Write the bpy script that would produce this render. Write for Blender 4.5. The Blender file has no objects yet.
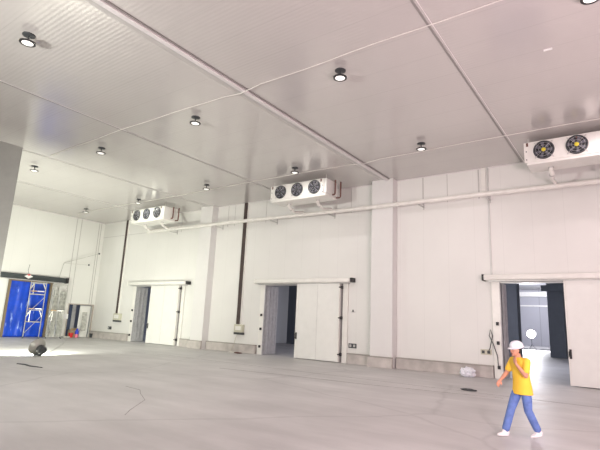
import bpy, bmesh, math, random
from mathutils import Vector, Matrix
random.seed(7)
PI = math.pi
scene = bpy.context.scene
col = scene.collection
H = 9.106           # ceiling height
YW = 21.007         # back wall plane
XL = -35.22         # left wall plane
YB = -6.0           # wall behind the camera
XR = 6.5            # wall to the right

# ---------------------------------------------------------------- materials
def nd(nt, t, **kw):
    n = nt.nodes.new(t)
    for k, v in kw.items():
        if k.startswith('i_'):
            n.inputs[k[2:].replace('_', ' ')].default_value = v
        else:
            setattr(n, k, v)
    return n

def base_mat(name, color, rough=.5, metal=0.0, spec=.5, noise=.04, nscale=3.0, bump=0.0, bscale=40.0):
    m = bpy.data.materials.new(name); m.use_nodes = True
    nt = m.node_tree; b = nt.nodes['Principled BSDF']
    b.inputs['Roughness'].default_value = rough
    b.inputs['Metallic'].default_value = metal
    b.inputs['Specular IOR Level'].default_value = spec
    tc = nd(nt, 'ShaderNodeTexCoord')
    nz = nd(nt, 'ShaderNodeTexNoise'); nz.inputs['Scale'].default_value = nscale; nz.inputs['Detail'].default_value = 4
    nt.links.new(tc.outputs['Object'], nz.inputs['Vector'])
    mr = nd(nt, 'ShaderNodeMapRange')
    mr.inputs['From Min'].default_value = .3; mr.inputs['From Max'].default_value = .7
    mr.inputs['To Min'].default_value = 1 - noise; mr.inputs['To Max'].default_value = 1 + noise
    nt.links.new(nz.outputs['Fac'], mr.inputs['Value'])
    mx = nd(nt, 'ShaderNodeMix', data_type='RGBA', blend_type='MULTIPLY')
    mx.inputs[0].default_value = 1
    mx.inputs[6].default_value = (*color, 1)
    nt.links.new(mr.outputs['Result'], mx.inputs[7])
    nt.links.new(mx.outputs[2], b.inputs['Base Color'])
    m['mix'] = mx.name
    if bump:
        n2 = nd(nt, 'ShaderNodeTexNoise'); n2.inputs['Scale'].default_value = bscale; n2.inputs['Detail'].default_value = 3
        nt.links.new(tc.outputs['Object'], n2.inputs['Vector'])
        bp = nd(nt, 'ShaderNodeBump'); bp.inputs['Strength'].default_value = bump; bp.inputs['Distance'].default_value = .01
        nt.links.new(n2.outputs['Fac'], bp.inputs['Height']); nt.links.new(bp.outputs['Normal'], b.inputs['Normal'])
    return m

def panel_mat(name, color, rough, axis, pitch, offset, joint=.012, jdark=.80, rib=0.0, ribpitch=.12, spec=.5, noise=.03):
    """Coated sandwich panels: joints every `pitch` along one axis, fine ribs."""
    m = base_mat(name, color, rough, spec=spec, noise=noise, nscale=.35)
    nt = m.node_tree; b = nt.nodes['Principled BSDF']; mx = nt.nodes[m['mix']]
    geo = nd(nt, 'ShaderNodeNewGeometry'); sp = nd(nt, 'ShaderNodeSeparateXYZ')
    nt.links.new(geo.outputs['Position'], sp.inputs[0])
    def mth(op, a, bb=None):
        n = nd(nt, 'ShaderNodeMath', operation=op)
        for i, v in enumerate((a, bb)):
            if v is None: continue
            if isinstance(v, (int, float)): n.inputs[i].default_value = v
            else: nt.links.new(v, n.inputs[i])
        return n.outputs[0]
    c = sp.outputs[axis]
    u = mth('MODULO', mth('ADD', mth('SUBTRACT', c, offset), pitch * 200), pitch)
    d = mth('ABSOLUTE', mth('SUBTRACT', u, pitch / 2))
    line = mth('GREATER_THAN', d, pitch / 2 - joint)
    f = mth('SUBTRACT', 1.0, mth('MULTIPLY', line, 1 - jdark))
    m2 = nd(nt, 'ShaderNodeMix', data_type='RGBA', blend_type='MULTIPLY'); m2.inputs[0].default_value = 1
    nt.links.new(mx.outputs[2], m2.inputs[6]); nt.links.new(f, m2.inputs[7])
    nt.links.new(m2.outputs[2], b.inputs['Base Color'])
    if rib:
        s = mth('SINE', mth('MULTIPLY', c, 2 * PI / ribpitch))
        bp = nd(nt, 'ShaderNodeBump'); bp.inputs['Strength'].default_value = rib; bp.inputs['Distance'].default_value = .01
        nt.links.new(s, bp.inputs['Height']); nt.links.new(bp.outputs['Normal'], b.inputs['Normal'])
    return m

M = {}
M['wall'] = panel_mat('wall_panel_white', (.76, .755, .73), .42, 0, 1.18, -8.03, joint=.010, jdark=.94, rib=.02, ribpitch=.1)
M['wall_side'] = panel_mat('wall_panel_side', (.76, .76, .73), .42, 1, 1.18, .2, joint=.01, jdark=.95)
M['ceil'] = panel_mat('ceiling_panel', (.60, .575, .56), .16, 1, 1.17, 4.13, joint=.011, jdark=.91, rib=.07, ribpitch=.12, spec=.6)
M['ceil'].node_tree.nodes['Principled BSDF'].inputs['Metallic'].default_value = .2
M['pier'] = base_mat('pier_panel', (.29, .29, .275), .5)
M['pilaster'] = base_mat('pilaster_panel', (.73, .72, .71), .4, noise=.01)
M['plinth'] = base_mat('plinth_concrete', (.51, .475, .45), .85, noise=.18, nscale=2.2, bump=.3)
M['plinthcap'] = base_mat('plinth_cap', (.36, .34, .31), .8, noise=.1)
M['white'] = base_mat('white_coated_steel', (.80, .79, .75), .35)
M['panel'] = base_mat('door_panel_white', (.80, .80, .77), .38, noise=.02)
M['trim'] = base_mat('aluminium_trim', (.55, .54, .53), .4, metal=.3)
M['jointdark'] = base_mat('joint_strip_grey', (.26, .25, .24), .5)
M['channel'] = base_mat('channel_white', (.70, .67, .67), .35)
M['plate'] = base_mat('channel_plate', (.50, .485, .47), .3)
M['pipe'] = base_mat('white_pipe_lagging', (.80, .78, .74), .35, noise=.06)
M['cable'] = base_mat('white_conduit', (.70, .67, .64), .5)
M['black'] = base_mat('black_plastic', (.02, .02, .022), .5)
M['dark'] = base_mat('dark_grey_metal', (.055, .06, .065), .45)
M['rail'] = base_mat('dark_rail', (.045, .055, .058), .5)
M['fanblade'] = base_mat('fan_blade_grey', (.15, .15, .18), .25, spec=.7)
M['fanshade'] = base_mat('fan_shade', (.02, .022, .028), .7)  # near-black, stands in for the shade inside the fans
M['yellowhub'] = base_mat('yellow_hub', (.75, .62, .05), .5)
M['gasket'] = base_mat('gasket_grey', (.20, .19, .19), .6)
M['copper'] = base_mat('brown_lagging', (.13, .045, .035), .6)
M['tray'] = base_mat('brown_cable_tray', (.06, .04, .037), .55, noise=.15)
M['beige'] = base_mat('beige_box', (.56, .55, .44), .5)
M['galv'] = base_mat('galvanised_tube', (.55, .55, .52), .35, metal=.5, noise=.12, nscale=8)
M['wood'] = base_mat('plank_wood', (.62, .40, .18), .7, noise=.15)
M['brownjamb'] = base_mat('brown_jamb', (.22, .17, .11), .7)
M['greybag'] = base_mat('plastic_wrap', (.46, .46, .43), .35, noise=.35, nscale=5, bump=.6, bscale=8)
M['red'] = base_mat('red_plastic', (.70, .03, .03), .4)
M['blue'] = base_mat('blue_plastic', (.03, .06, .62), .4)
M['pink'] = base_mat('pink_plastic', (.75, .20, .28), .5)
M['card'] = base_mat('cardboard', (.42, .31, .18), .8)
M['navy'] = base_mat('navy_door_leaf', (.035, .05, .10), .5)
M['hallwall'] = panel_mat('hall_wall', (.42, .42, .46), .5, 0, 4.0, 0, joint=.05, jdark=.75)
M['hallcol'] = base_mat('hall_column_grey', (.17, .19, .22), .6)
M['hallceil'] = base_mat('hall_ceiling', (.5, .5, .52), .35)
M['curtain'] = base_mat('strip_curtain_pvc', (.46, .46, .47), .35, noise=.12, nscale=6)
M['skin'] = base_mat('skin', (.55, .27, .18), .55)
M['shirt'] = base_mat('yellow_cotton', (.90, .58, .06), .85, bump=.2)
M['jeans'] = base_mat('blue_denim', (.12, .20, .48), .85, noise=.15, nscale=12)
M['shoe'] = base_mat('white_shoe', (.80, .77, .77), .5)
M['hat'] = base_mat('hard_hat_white', (.80, .82, .88), .3)
M['hair'] = base_mat('black_hair', (.02, .018, .015), .7)
M['eye'] = base_mat('eye_dark', (.02, .015, .01), .3)
M['lip'] = base_mat('lip', (.35, .11, .09), .6)
M['signwhite'] = base_mat('sign_white', (.8, .8, .8), .5)

def emit_mat(name, color, strength):
    m = bpy.data.materials.new(name); m.use_nodes = True
    b = m.node_tree.nodes['Principled BSDF']
    b.inputs['Base Color'].default_value = (*color, 1)
    b.inputs['Emission Color'].default_value = (*color, 1)
    b.inputs['Emission Strength'].default_value = strength
    return m
M['lens'] = emit_mat('lamp_lens', (1, .98, .93), .8)
M['flood'] = emit_mat('flood_lens_lit', (1, .98, .96), 14)

def floor_mat():
    m = base_mat('concrete_floor', (.52, .51, .505), .5, noise=.09, nscale=.5, bump=.15, bscale=14)
    nt = m.node_tree; b = nt.nodes['Principled BSDF']; mx = nt.nodes[m['mix']]
    tc = nd(nt, 'ShaderNodeTexCoord'); geo = nd(nt, 'ShaderNodeNewGeometry')
    # mottled darker and lighter trowel marks, stretched along the room
    mp = nd(nt, 'ShaderNodeMapping'); mp.inputs['Scale'].default_value = (.28, 1.1, 1); mp.inputs['Rotation'].default_value = (0, 0, .25)
    nt.links.new(geo.outputs['Position'], mp.inputs['Vector'])
    n1 = nd(nt, 'ShaderNodeTexNoise'); n1.inputs['Scale'].default_value = 1.1; n1.inputs['Detail'].default_value = 7; n1.inputs['Roughness'].default_value = .62
    nt.links.new(mp.outputs[0], n1.inputs['Vector'])
    mr = nd(nt, 'ShaderNodeMapRange'); mr.inputs['From Min'].default_value = .32; mr.inputs['From Max'].default_value = .68
    mr.inputs['To Min'].default_value = .86; mr.inputs['To Max'].default_value = 1.09
    nt.links.new(n1.outputs['Fac'], mr.inputs['Value'])
    m2 = nd(nt, 'ShaderNodeMix', data_type='RGBA', blend_type='MULTIPLY'); m2.inputs[0].default_value = 1
    nt.links.new(mx.outputs[2], m2.inputs[6]); nt.links.new(mr.outputs['Result'], m2.inputs[7])
    # fine thin scratches / hairline stains
    v = nd(nt, 'ShaderNodeTexVoronoi', feature='DISTANCE_TO_EDGE'); v.inputs['Scale'].default_value = .22
    nz = nd(nt, 'ShaderNodeTexNoise'); nz.inputs['Scale'].default_value = .6; nz.inputs['Detail'].default_value = 4
    nt.links.new(geo.outputs['Position'], nz.inputs['Vector'])
    ad = nd(nt, 'ShaderNodeMix', data_type='VECTOR'); ad.inputs[0].default_value = .35
    nt.links.new(geo.outputs['Position'], ad.inputs[4]); nt.links.new(nz.outputs['Color'], ad.inputs[5])
    nt.links.new(ad.outputs[1], v.inputs['Vector'])
    l = nd(nt, 'ShaderNodeMapRange'); l.inputs['From Min'].default_value = 0; l.inputs['From Max'].default_value = .012
    l.inputs['To Min'].default_value = .86; l.inputs['To Max'].default_value = 1
    nt.links.new(v.outputs['Distance'], l.inputs['Value'])
    m3 = nd(nt, 'ShaderNodeMix', data_type='RGBA', blend_type='MULTIPLY'); m3.inputs[0].default_value = 1
    nt.links.new(m2.outputs[2], m3.inputs[6]); nt.links.new(l.outputs['Result'], m3.inputs[7])
    nt.links.new(m3.outputs[2], b.inputs['Base Color'])
    r = nd(nt, 'ShaderNodeMapRange'); r.inputs['To Min'].default_value = .38; r.inputs['To Max'].default_value = .62
    nt.links.new(n1.outputs['Fac'], r.inputs['Value']); nt.links.new(r.outputs['Result'], b.inputs['Roughness'])
    return m
M['floor'] = floor_mat()

def tarp_mat():
    m = base_mat('blue_tarpaulin', (.012, .075, .62), .32, noise=.2, nscale=1.5)
    nt = m.node_tree; b = nt.nodes['Principled BSDF']; mx = nt.nodes[m['mix']]
    geo = nd(nt, 'ShaderNodeNewGeometry')
    mp = nd(nt, 'ShaderNodeMapping'); mp.inputs['Scale'].default_value = (1, 2.2, .5); mp.inputs['Rotation'].default_value = (.25, 0, 0)
    nt.links.new(geo.outputs['Position'], mp.inputs['Vector'])
    n = nd(nt, 'ShaderNodeTexNoise'); n.inputs['Scale'].default_value = 2.2; n.inputs['Detail'].default_value = 6
    nt.links.new(mp.outputs[0], n.inputs['Vector'])
    mr = nd(nt, 'ShaderNodeMapRange'); mr.inputs['From Min'].default_value = .62; mr.inputs['From Max'].default_value = .74
    nt.links.new(n.outputs['Fac'], mr.inputs['Value'])
    m2 = nd(nt, 'ShaderNodeMix', data_type='RGBA'); m2.inputs[7].default_value = (.35, .5, .95, 1)  # pale noise patches paint highlights into the blue
    nt.links.new(mr.outputs['Result'], m2.inputs[0]); nt.links.new(mx.outputs[2], m2.inputs[6])
    nt.links.new(m2.outputs[2], b.inputs['Base Color'])
    return m
M['tarp'] = tarp_mat()

# ---------------------------------------------------------------- mesh helpers
class MB:
    def __init__(s, off=(0, 0, 0)):
        s.bm = bmesh.new(); s.off = Vector(off)
    def box(s, x0, x1, y0, y1, z0, z1, bevel=0.0):
        r = bmesh.ops.create_cube(s.bm, size=1)
        vs = r['verts']
        for v in vs:
            v.co = Vector((x0 + (v.co.x + .5) * (x1 - x0), y0 + (v.co.y + .5) * (y1 - y0), z0 + (v.co.z + .5) * (z1 - z0))) - s.off
        if bevel:
            es = {e for v in vs for e in v.link_edges}
            bmesh.ops.bevel(s.bm, geom=list(es), offset=bevel, segments=2, affect='EDGES', profile=.5)
        return s
    def obox(s, c, size, rot, bevel=0.0):
        r = bmesh.ops.create_cube(s.bm, size=1); vs = r['verts']
        mt = Matrix.Translation(Vector(c) - s.off) @ rot.to_4x4() @ Matrix.Diagonal((*size, 1))
        bmesh.ops.transform(s.bm, matrix=mt, verts=vs)
        if bevel:
            es = {e for v in vs for e in v.link_edges}
            bmesh.ops.bevel(s.bm, geom=list(es), offset=bevel, segments=2, affect='EDGES', profile=.5)
        return s
    def tube(s, pts, r, n=10, caps=True):
        pts = [Vector(p) - s.off for p in pts]
        rr = r if isinstance(r, (list, tuple)) else [r] * len(pts)
        rings = []; prev = None
        for i, p in enumerate(pts):
            a = pts[max(i - 1, 0)]; b = pts[min(i + 1, len(pts) - 1)]
            t = (b - a).normalized()
            if prev is None:
                u = t.cross(Vector((0, 0, 1)) if abs(t.z) < .9 else Vector((1, 0, 0))).normalized()
            else:
                u = (prev - t * prev.dot(t)).normalized()
            prev = u; w = t.cross(u)
            rings.append([s.bm.verts.new(p + (u * math.cos(2 * PI * k / n) + w * math.sin(2 * PI * k / n)) * rr[i]) for k in range(n)])
        for i in range(len(rings) - 1):
            for k in range(n):
                s.bm.faces.new((rings[i][k], rings[i][(k + 1) % n], rings[i + 1][(k + 1) % n], rings[i + 1][k]))
        if caps:
            s.bm.faces.new(rings[0][::-1]); s.bm.faces.new(rings[-1])
        return s
    def lathe(s, c, axis, prof, n=32):
        """prof: list of (radius, distance along axis)."""
        c = Vector(c) - s.off; t = Vector(axis).normalized()
        u = t.cross(Vector((0, 0, 1)) if abs(t.z) < .9 else Vector((1, 0, 0))).normalized(); w = t.cross(u)
        rings = []
        for (r, d) in prof:
            r = max(r, 1e-4)
            rings.append([s.bm.verts.new(c + t * d + (u * math.cos(2 * PI * k / n) + w * math.sin(2 * PI * k / n)) * r) for k in range(n)])
        for i in range(len(rings) - 1):
            for k in range(n):
                s.bm.faces.new((rings[i][k], rings[i][(k + 1) % n], rings[i + 1][(k + 1) % n], rings[i + 1][k]))
        s.bm.faces.new(rings[0][::-1]); s.bm.faces.new(rings[-1])
        return s
    def build(s, name, mat, parent=None, smooth=False):
        bmesh.ops.recalc_face_normals(s.bm, faces=s.bm.faces)
        me = bpy.data.meshes.new(name); s.bm.to_mesh(me); s.bm.free()
        if smooth:
            for p in me.polygons: p.use_smooth = True
            try: me.set_sharp_from_angle(angle=math.radians(40))
            except Exception: pass
        me.materials.append(mat)
        o = bpy.data.objects.new(name, me); col.objects.link(o)
        if parent: o.parent = parent
        else: o.location = s.off
        return o

def struct(name, mb, mat, smooth=False, label=None):
    o = mb.build(name, mat, None, smooth); o['kind'] = 'structure'
    if label: o['label'] = label
    return o
def tag(o, label, cat, group=None, kind=None):
    o['label'] = label; o['category'] = cat
    if group: o['group'] = group
    if kind: o['kind'] = kind
    return o
def thing(name, loc, label, cat, group=None):
    o = bpy.data.objects.new(name, None); col.objects.link(o); o.location = loc; o.empty_display_size = .2
    return tag(o, label, cat, group)
def copy_tree(o, parent=None):
    c = o.copy(); col.objects.link(c)
    if parent: c.parent = parent
    for ch in [x for x in list(col.objects) if x.parent == o]:
        copy_tree(ch, c)
    return c

# ---------------------------------------------------------------- the room
struct('floor', MB().box(XL - 8, XR, YB, 78, -.2, 0), M['floor'])
struct('ceiling', MB().box(XL, XR, YB, YW, H, H + .2), M['ceil'])

# back wall with three openings
DOORS = [dict(x0=-29.85, px0=-27.86, px1=-24.92, rx0=-30.52, rx1=-24.18, fr1=-24.55),
         dict(x0=-17.55, px0=-15.10, px1=-12.42, rx0=-18.13, rx1=-11.76, fr1=-12.02),
         dict(x0=-4.70, px0=-2.28, px1=.42, rx0=-5.26, rx1=1.12, fr1=.80)]
OPW, OPH = 2.62, 3.93
T = .22
w = MB()
xs = [XL - T]
for d in DOORS: xs += [d['x0'], d['x0'] + OPW]
xs.append(XR)
for i in range(0, len(xs), 2):
    w.box(xs[i], xs[i + 1], YW, YW + T, 0, H)
for d in DOORS:
    w.box(d['x0'], d['x0'] + OPW, YW, YW + T, OPH, H)
struct('wall_back', w, M['wall'])

# left wall: curtained doorway and the low passage opening at the corner
LD = (14.55, 17.55, 3.95); LP = (18.92, 20.84, 2.44)
w = MB()
w.box(XL - T, XL, YB, LD[0], 0, H); w.box(XL - T, XL, LD[1], LP[0], 0, H); w.box(XL - T, XL, LP[1], YW, 0, H)
w.box(XL - T, XL, LD[0], LD[1], LD[2], H); w.box(XL - T, XL, LP[0], LP[1], LP[2], H)
struct('wall_left', w, M['wall_side'])
struct('wall_right', MB().box(XR, XR + T, YB, YW, 0, H), M['wall_side'])
struct('wall_front', MB().box(XL, XR, YB - T, YB, 0, H), M['wall'])
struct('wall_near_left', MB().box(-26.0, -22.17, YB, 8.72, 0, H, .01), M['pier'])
# trims on the near-left pier

# pilasters
PF = 20.48
struct('trim_pilaster_1', MB().box(-23.15, -22.05, PF, YW, 0, H, .008), M['pilaster'])
struct('trim_pilaster_2', MB().box(-10.52, -9.38, PF, YW, 0, H, .008), M['pilaster'])
struct('trim_pilaster_edge_1', MB().box(-23.19, -23.15, PF + .25, YW, .5, H), M['trim'])  # darker strips along the pilasters' left edges
struct('trim_pilaster_edge_2', MB().box(-10.57, -10.52, PF + .1, YW, .5, H), M['jointdark'])

# concrete plinth
def plinth(n, x0, x1, yf, yb=YW, x_side=0):
    struct('baseboard_back_%d' % n, MB().box(x0, x1, yf, yb, 0, .45, .01), M['plinth'])
    struct('baseboard_cap_%d' % n, MB().box(x0, x1, yf - .02, yb, .45, .50, .008), M['plinthcap'])
plinth(1, XL, -30.25, 20.80)
plinth(2, -24.5, -23.2, 20.80)
plinth(3, -23.2, -22.0, 20.36, 20.48)
plinth(4, -22.0, -18.0, 20.80)
plinth(5, -11.95, -10.6, 20.80)
plinth(6, -10.6, -9.33, 20.34, 20.48)
plinth(7, -9.33, -5.05, 20.80)
plinth(8, .95, XR, 20.80)
struct('baseboard_left', MB().box(XL, XL + .12, -6, 14.3, 0, .45, .01), M['plinth'])

# ceiling joints and the channel
for i, x in enumerate((-28.4, -22.48, -16.2)):
    mb = MB().box(x - .045, x + .045, YB, YW, H - .012, H)
    struct('trim_ceiling_joint_%d' % (i + 1), mb, M['jointdark'])
    struct('trim_ceiling_edge_%d' % (i + 1), MB().box(x + .045, x + .065, YB, YW, H - .012, H), M['channel'])
struct('trim_ceiling_joint_4', MB().box(-3.61, -3.555, YB, YW, H - .008, H), M['jointdark'])
struct('trim_ceiling_edge_4', MB().box(-3.50, -3.475, YB, YW, H - .008, H), M['channel'])
struct('trim_channel_plate', MB().box(-10.02, -9.56, YB, YW, H - .02, H), M['plate'])
struct('trim_channel_shadow', MB().box(-9.60, -9.55, YB, YW, H - .04, H), M['jointdark'])  # dark strip painting the shadow along the hat's right side
struct('trim_channel_hat', MB().box(-9.77, -9.60, YB, YW, H - .09, H - .02, .015), M['channel'])
struct('trim_wall_joint', MB().box(XL, XR, YW - .012, YW, 7.93, 7.96), M['trim'])
# corner cove strips where wall meets ceiling
struct('trim_cove_back', MB().box(XL, XR, YW - .04, YW, H - .04, H), M['channel'])
struct('trim_cove_left', MB().box(XL, XL + .04, YB, YW, H - .04, H), M['channel'])
# vertical panel seams in the upper back wall and left wall
for i, (x, w_) in enumerate(((-8.03, .03), (-5.42, .03), (-6.85, .015), (-12.0, .015), (-21.1, .02), (-25.6, .02), (-17.9, .015), (-20.5, .015))):
    struct('trim_seam_%d' % (i + 1), MB().box(x - w_, x + w_, YW - .008, YW, 7.7, H), M['plate'])
for i, y in enumerate((18.62, 19.0, 20.5, 20.68)):
    struct('trim_left_seam_%d' % (i + 1), MB().box(XL, XL + .02, y - .02, y + .02, (LD[2] + .4 if y < 18.8 else LP[2]), H), M['plate'])

# room beyond: large unlit hall
HC = 8.25
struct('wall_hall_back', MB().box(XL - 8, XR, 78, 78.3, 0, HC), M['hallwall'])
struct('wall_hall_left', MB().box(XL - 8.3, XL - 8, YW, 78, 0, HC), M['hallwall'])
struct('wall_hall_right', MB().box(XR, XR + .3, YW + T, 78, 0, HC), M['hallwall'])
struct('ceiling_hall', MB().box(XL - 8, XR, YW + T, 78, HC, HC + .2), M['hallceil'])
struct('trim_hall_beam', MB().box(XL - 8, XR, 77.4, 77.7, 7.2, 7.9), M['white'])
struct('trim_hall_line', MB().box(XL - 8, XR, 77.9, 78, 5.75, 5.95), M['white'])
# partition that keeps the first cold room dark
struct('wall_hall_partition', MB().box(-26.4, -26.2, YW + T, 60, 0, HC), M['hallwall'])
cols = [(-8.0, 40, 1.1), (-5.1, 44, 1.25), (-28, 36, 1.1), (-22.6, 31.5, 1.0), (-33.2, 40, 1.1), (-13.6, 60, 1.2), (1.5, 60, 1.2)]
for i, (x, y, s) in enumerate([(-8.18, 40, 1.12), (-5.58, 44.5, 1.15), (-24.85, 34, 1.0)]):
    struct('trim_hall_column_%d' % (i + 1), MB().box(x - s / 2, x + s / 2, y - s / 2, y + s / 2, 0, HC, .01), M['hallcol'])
# brackets on the hall column
struct('trim_hall_bracket', MB().box(-6.55, -4.6, 43.8, 44.2, 5.35, 5.85), M['hallcol'])

# passage recess behind the low opening, and shaft behind the tarpaulin
w = MB().box(XL - 3.2, XL - 3.0, 18.5, 21.0, 0, 3.2).box(XL - 3.0, XL - T, 18.5, 18.6, 0, 3.2).box(XL - 3.0, XL - T, 18.5, 21.0, 3.0, 3.2)
struct('wall_passage', w, M['hallwall'])
struct('wall_left_room', MB().box(XL - 2.0, XL - 1.9, 13.5, 18.4, 0, 4.5), M['hallwall'])
# frame round the low opening
w = MB().box(XL - .02, XL + .05, LP[0] - .07, LP[0], 0, LP[2] + .07).box(XL - .02, XL + .05, LP[1], LP[1] + .10, 0, LP[2] + .07).box(XL - .02, XL + .05, LP[0], LP[1], LP[2], LP[2] + .07)
struct('trim_passage_frame', w, base_mat('passage_frame', (.45, .40, .36), .6))

M['crack'] = base_mat('floor_joint', (.28, .27, .26), .8, noise=.3, nscale=3)
struct('trim_floor_joint_1', MB().box(-21, XR, 15.58, 15.61, -.01, .003), M['crack'])
cr = MB(); cr.tube([(-13.5, 13.6, 0), (-10.5, 14.0, 0), (-7.6, 14.26, 0), (-4.86, 14.76, 0), (-3.4, 15.03, 0)], .009, 6)
struct('trim_floor_crack_1', cr, M['crack'])
cr = MB(); cr.tube([(-8.2, 5.81, 0), (-8.56, 6.17, 0), (-9.34, 7.1, 0), (-10.2, 7.6, 0), (-10.63, 7.9, 0), (-11.4, 8.0, 0)], .006, 6)
struct('trim_floor_crack_2', cr, M['crack'])

# ---------------------------------------------------------------- sliding cold-room doors
def sliding_door(n, d):
    x0 = d['x0']; root = thing('door_%d' % n, (x0, YW, 0), d['label'], 'door'); root['kind'] = 'structure'
    del root['category']
    o = (x0, YW, 0)
    MB(o).box(d['px0'], d['px1'], 20.72, 20.86, .03, 3.95, .012).build('door_panel', M['panel'], root)
    p = [c for c in root.children] if False else None
    # metal edging of the panel
    pe = MB(o)
    pe.box(d['px0'] - .02, d['px0'] + .05, 20.70, 20.88, .02, 3.96, .006)
    pe.box(d['px1'] - .05, d['px1'] + .02, 20.70, 20.88, .02, 3.96, .006)
    pe.build('panel_edging', M['white'], root)
    MB(o).box((d['px0'] + d['px1']) / 2 - .006, (d['px0'] + d['px1']) / 2 + .006, 20.714, 20.725, .05, 3.93).build('panel_seam', M['trim'], root)
    # rail cover: rounded box
    rc = MB(o); rc.box(d['rx0'], d['rx1'], 20.55, 20.96, 3.99, 4.22, .05); rc.build('rail_cover', M['white'], root, True)
    rl = MB(o); rl.box(d['rx0'] + .15, d['rx1'] - .2, 20.70, YW, 3.94, 3.99); rl.build('rail', M['trim'], root)
    MB(o).box(d['rx0'] - .06, d['rx0'] + .02, 20.54, 20.97, 3.97, 4.24, .02).build('rail_end_cap', M['black'] if n == 3 else M['white'], root)
    MB(o).box(d['rx1'] - .04, d['rx1'] + .13, 20.62, 20.97, 4.0, 4.22, .02).build('rail_end_cap', M['black'], root)
    # fixed jambs
    MB(o).box(x0 - .32, x0, 20.88, YW, 0, 3.94, .01).build('jamb', M['white'], root)
    MB(o).box(d['fr1'] - .30, d['fr1'], 20.90, YW, 0, 3.94, .01).build('jamb', M['white'], root)
    # reveal lining
    MB(o).box(x0 - .02, x0 + .03, 20.90, YW + T + .05, 0, OPH, .004).build('reveal', M['curtain'], root)
    MB(o).box(x0, x0 + OPW, 20.93, YW + T, OPH - .04, OPH).build('reveal', M['trim'], root)
    # floor guide rollers and clamps
    for z in (.45, 1.42, 2.2):
        MB(o).box(x0 - .17, x0 - .07, 20.78, 20.88, z - .07, z + .07, .015).build('clamp', M['black'], root)
    for z in (.40, 2.2, 3.75):
        b = MB(o); b.box(d['px1'] + .03, d['px1'] + .13, 20.78, 20.90, z - .08, z + .08, .02)
        b.tube([(d['px1'] - .02, 20.7, z), (d['px1'] + .12, 20.7, z)], .03)
        b.build('roller', M['black'], root, True)
    # dark rubber gasket behind the panel's outer edge
    MB(o).box(d['px1'] - .03, d['px1'] + .09, 20.86, 20.95, .03, 3.94).build('gasket', M['gasket'], root)
    # handle on the leading edge
    h = MB(o); h.box(d['px0'] + .02, d['px0'] + .10, 20.68, 20.72, 1.0, 1.35, .01)
    h.tube([(d['px0'] + .05, 20.70, 1.05), (d['px0'] + .02, 20.62, 1.10), (d['px0'] + .02, 20.62, 1.25), (d['px0'] + .05, 20.70, 1.30)], .018)
    h.build('door_handle', M['black'], root, True)
    # bunched PVC strip curtain hanging at the left of the opening
    c = MB(o); k = 0; y = YW + .02; cx = x0 + .07
    while y < YW + T + d['curt']:
        c.box(cx + .03 * math.sin(k * 2.1), cx + .03 * math.sin(k * 2.1) + .02, y, y + .13, .03, OPH - .05, .004)
        y += .10; k += 1
    c.build('strip_curtain', M['curtain'], root)
    return root
for n, (d, l, c) in enumerate(zip(DOORS, ('white sliding cold-room door nearest the left corner, narrow dark gap open',
                                 'white sliding cold-room door in the middle, dark room seen through it',
                                 'white sliding cold-room door at the right, behind the walking person'), (.58, .72, .48))):
    d['label'] = l; d['curt'] = c
    sliding_door(n + 1, d)

# ---------------------------------------------------------------- main pipe
o = MB((-14, 20.36, 7.7)).tube([(-28.5, 20.36, 7.80), (-19.4, 20.36, 7.78), (-10.5, 20.36, 7.70), (-4.9, 20.36, 7.70), (XR, 20.36, 7.66)], .105, 16).build('drain_pipe', M['pipe'], None, True)
tag(o, 'long white lagged pipe running below the three cooling units along the back wall', 'pipe')
for i, x in enumerate((-26, -21.5, -17, -13, -8, -4.95, 0)):
    z = 7.80 - .18 * (x + 28.6) / 35
    MB((-14, 20.36, 7.7)).box(x - .03, x + .03, 20.36, YW - .002, z - .15, z - .11).box(x - .03, x + .03, YW - .02, YW - .002, z - .25, z + .1).build('pipe_bracket', M['trim'], o)

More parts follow.
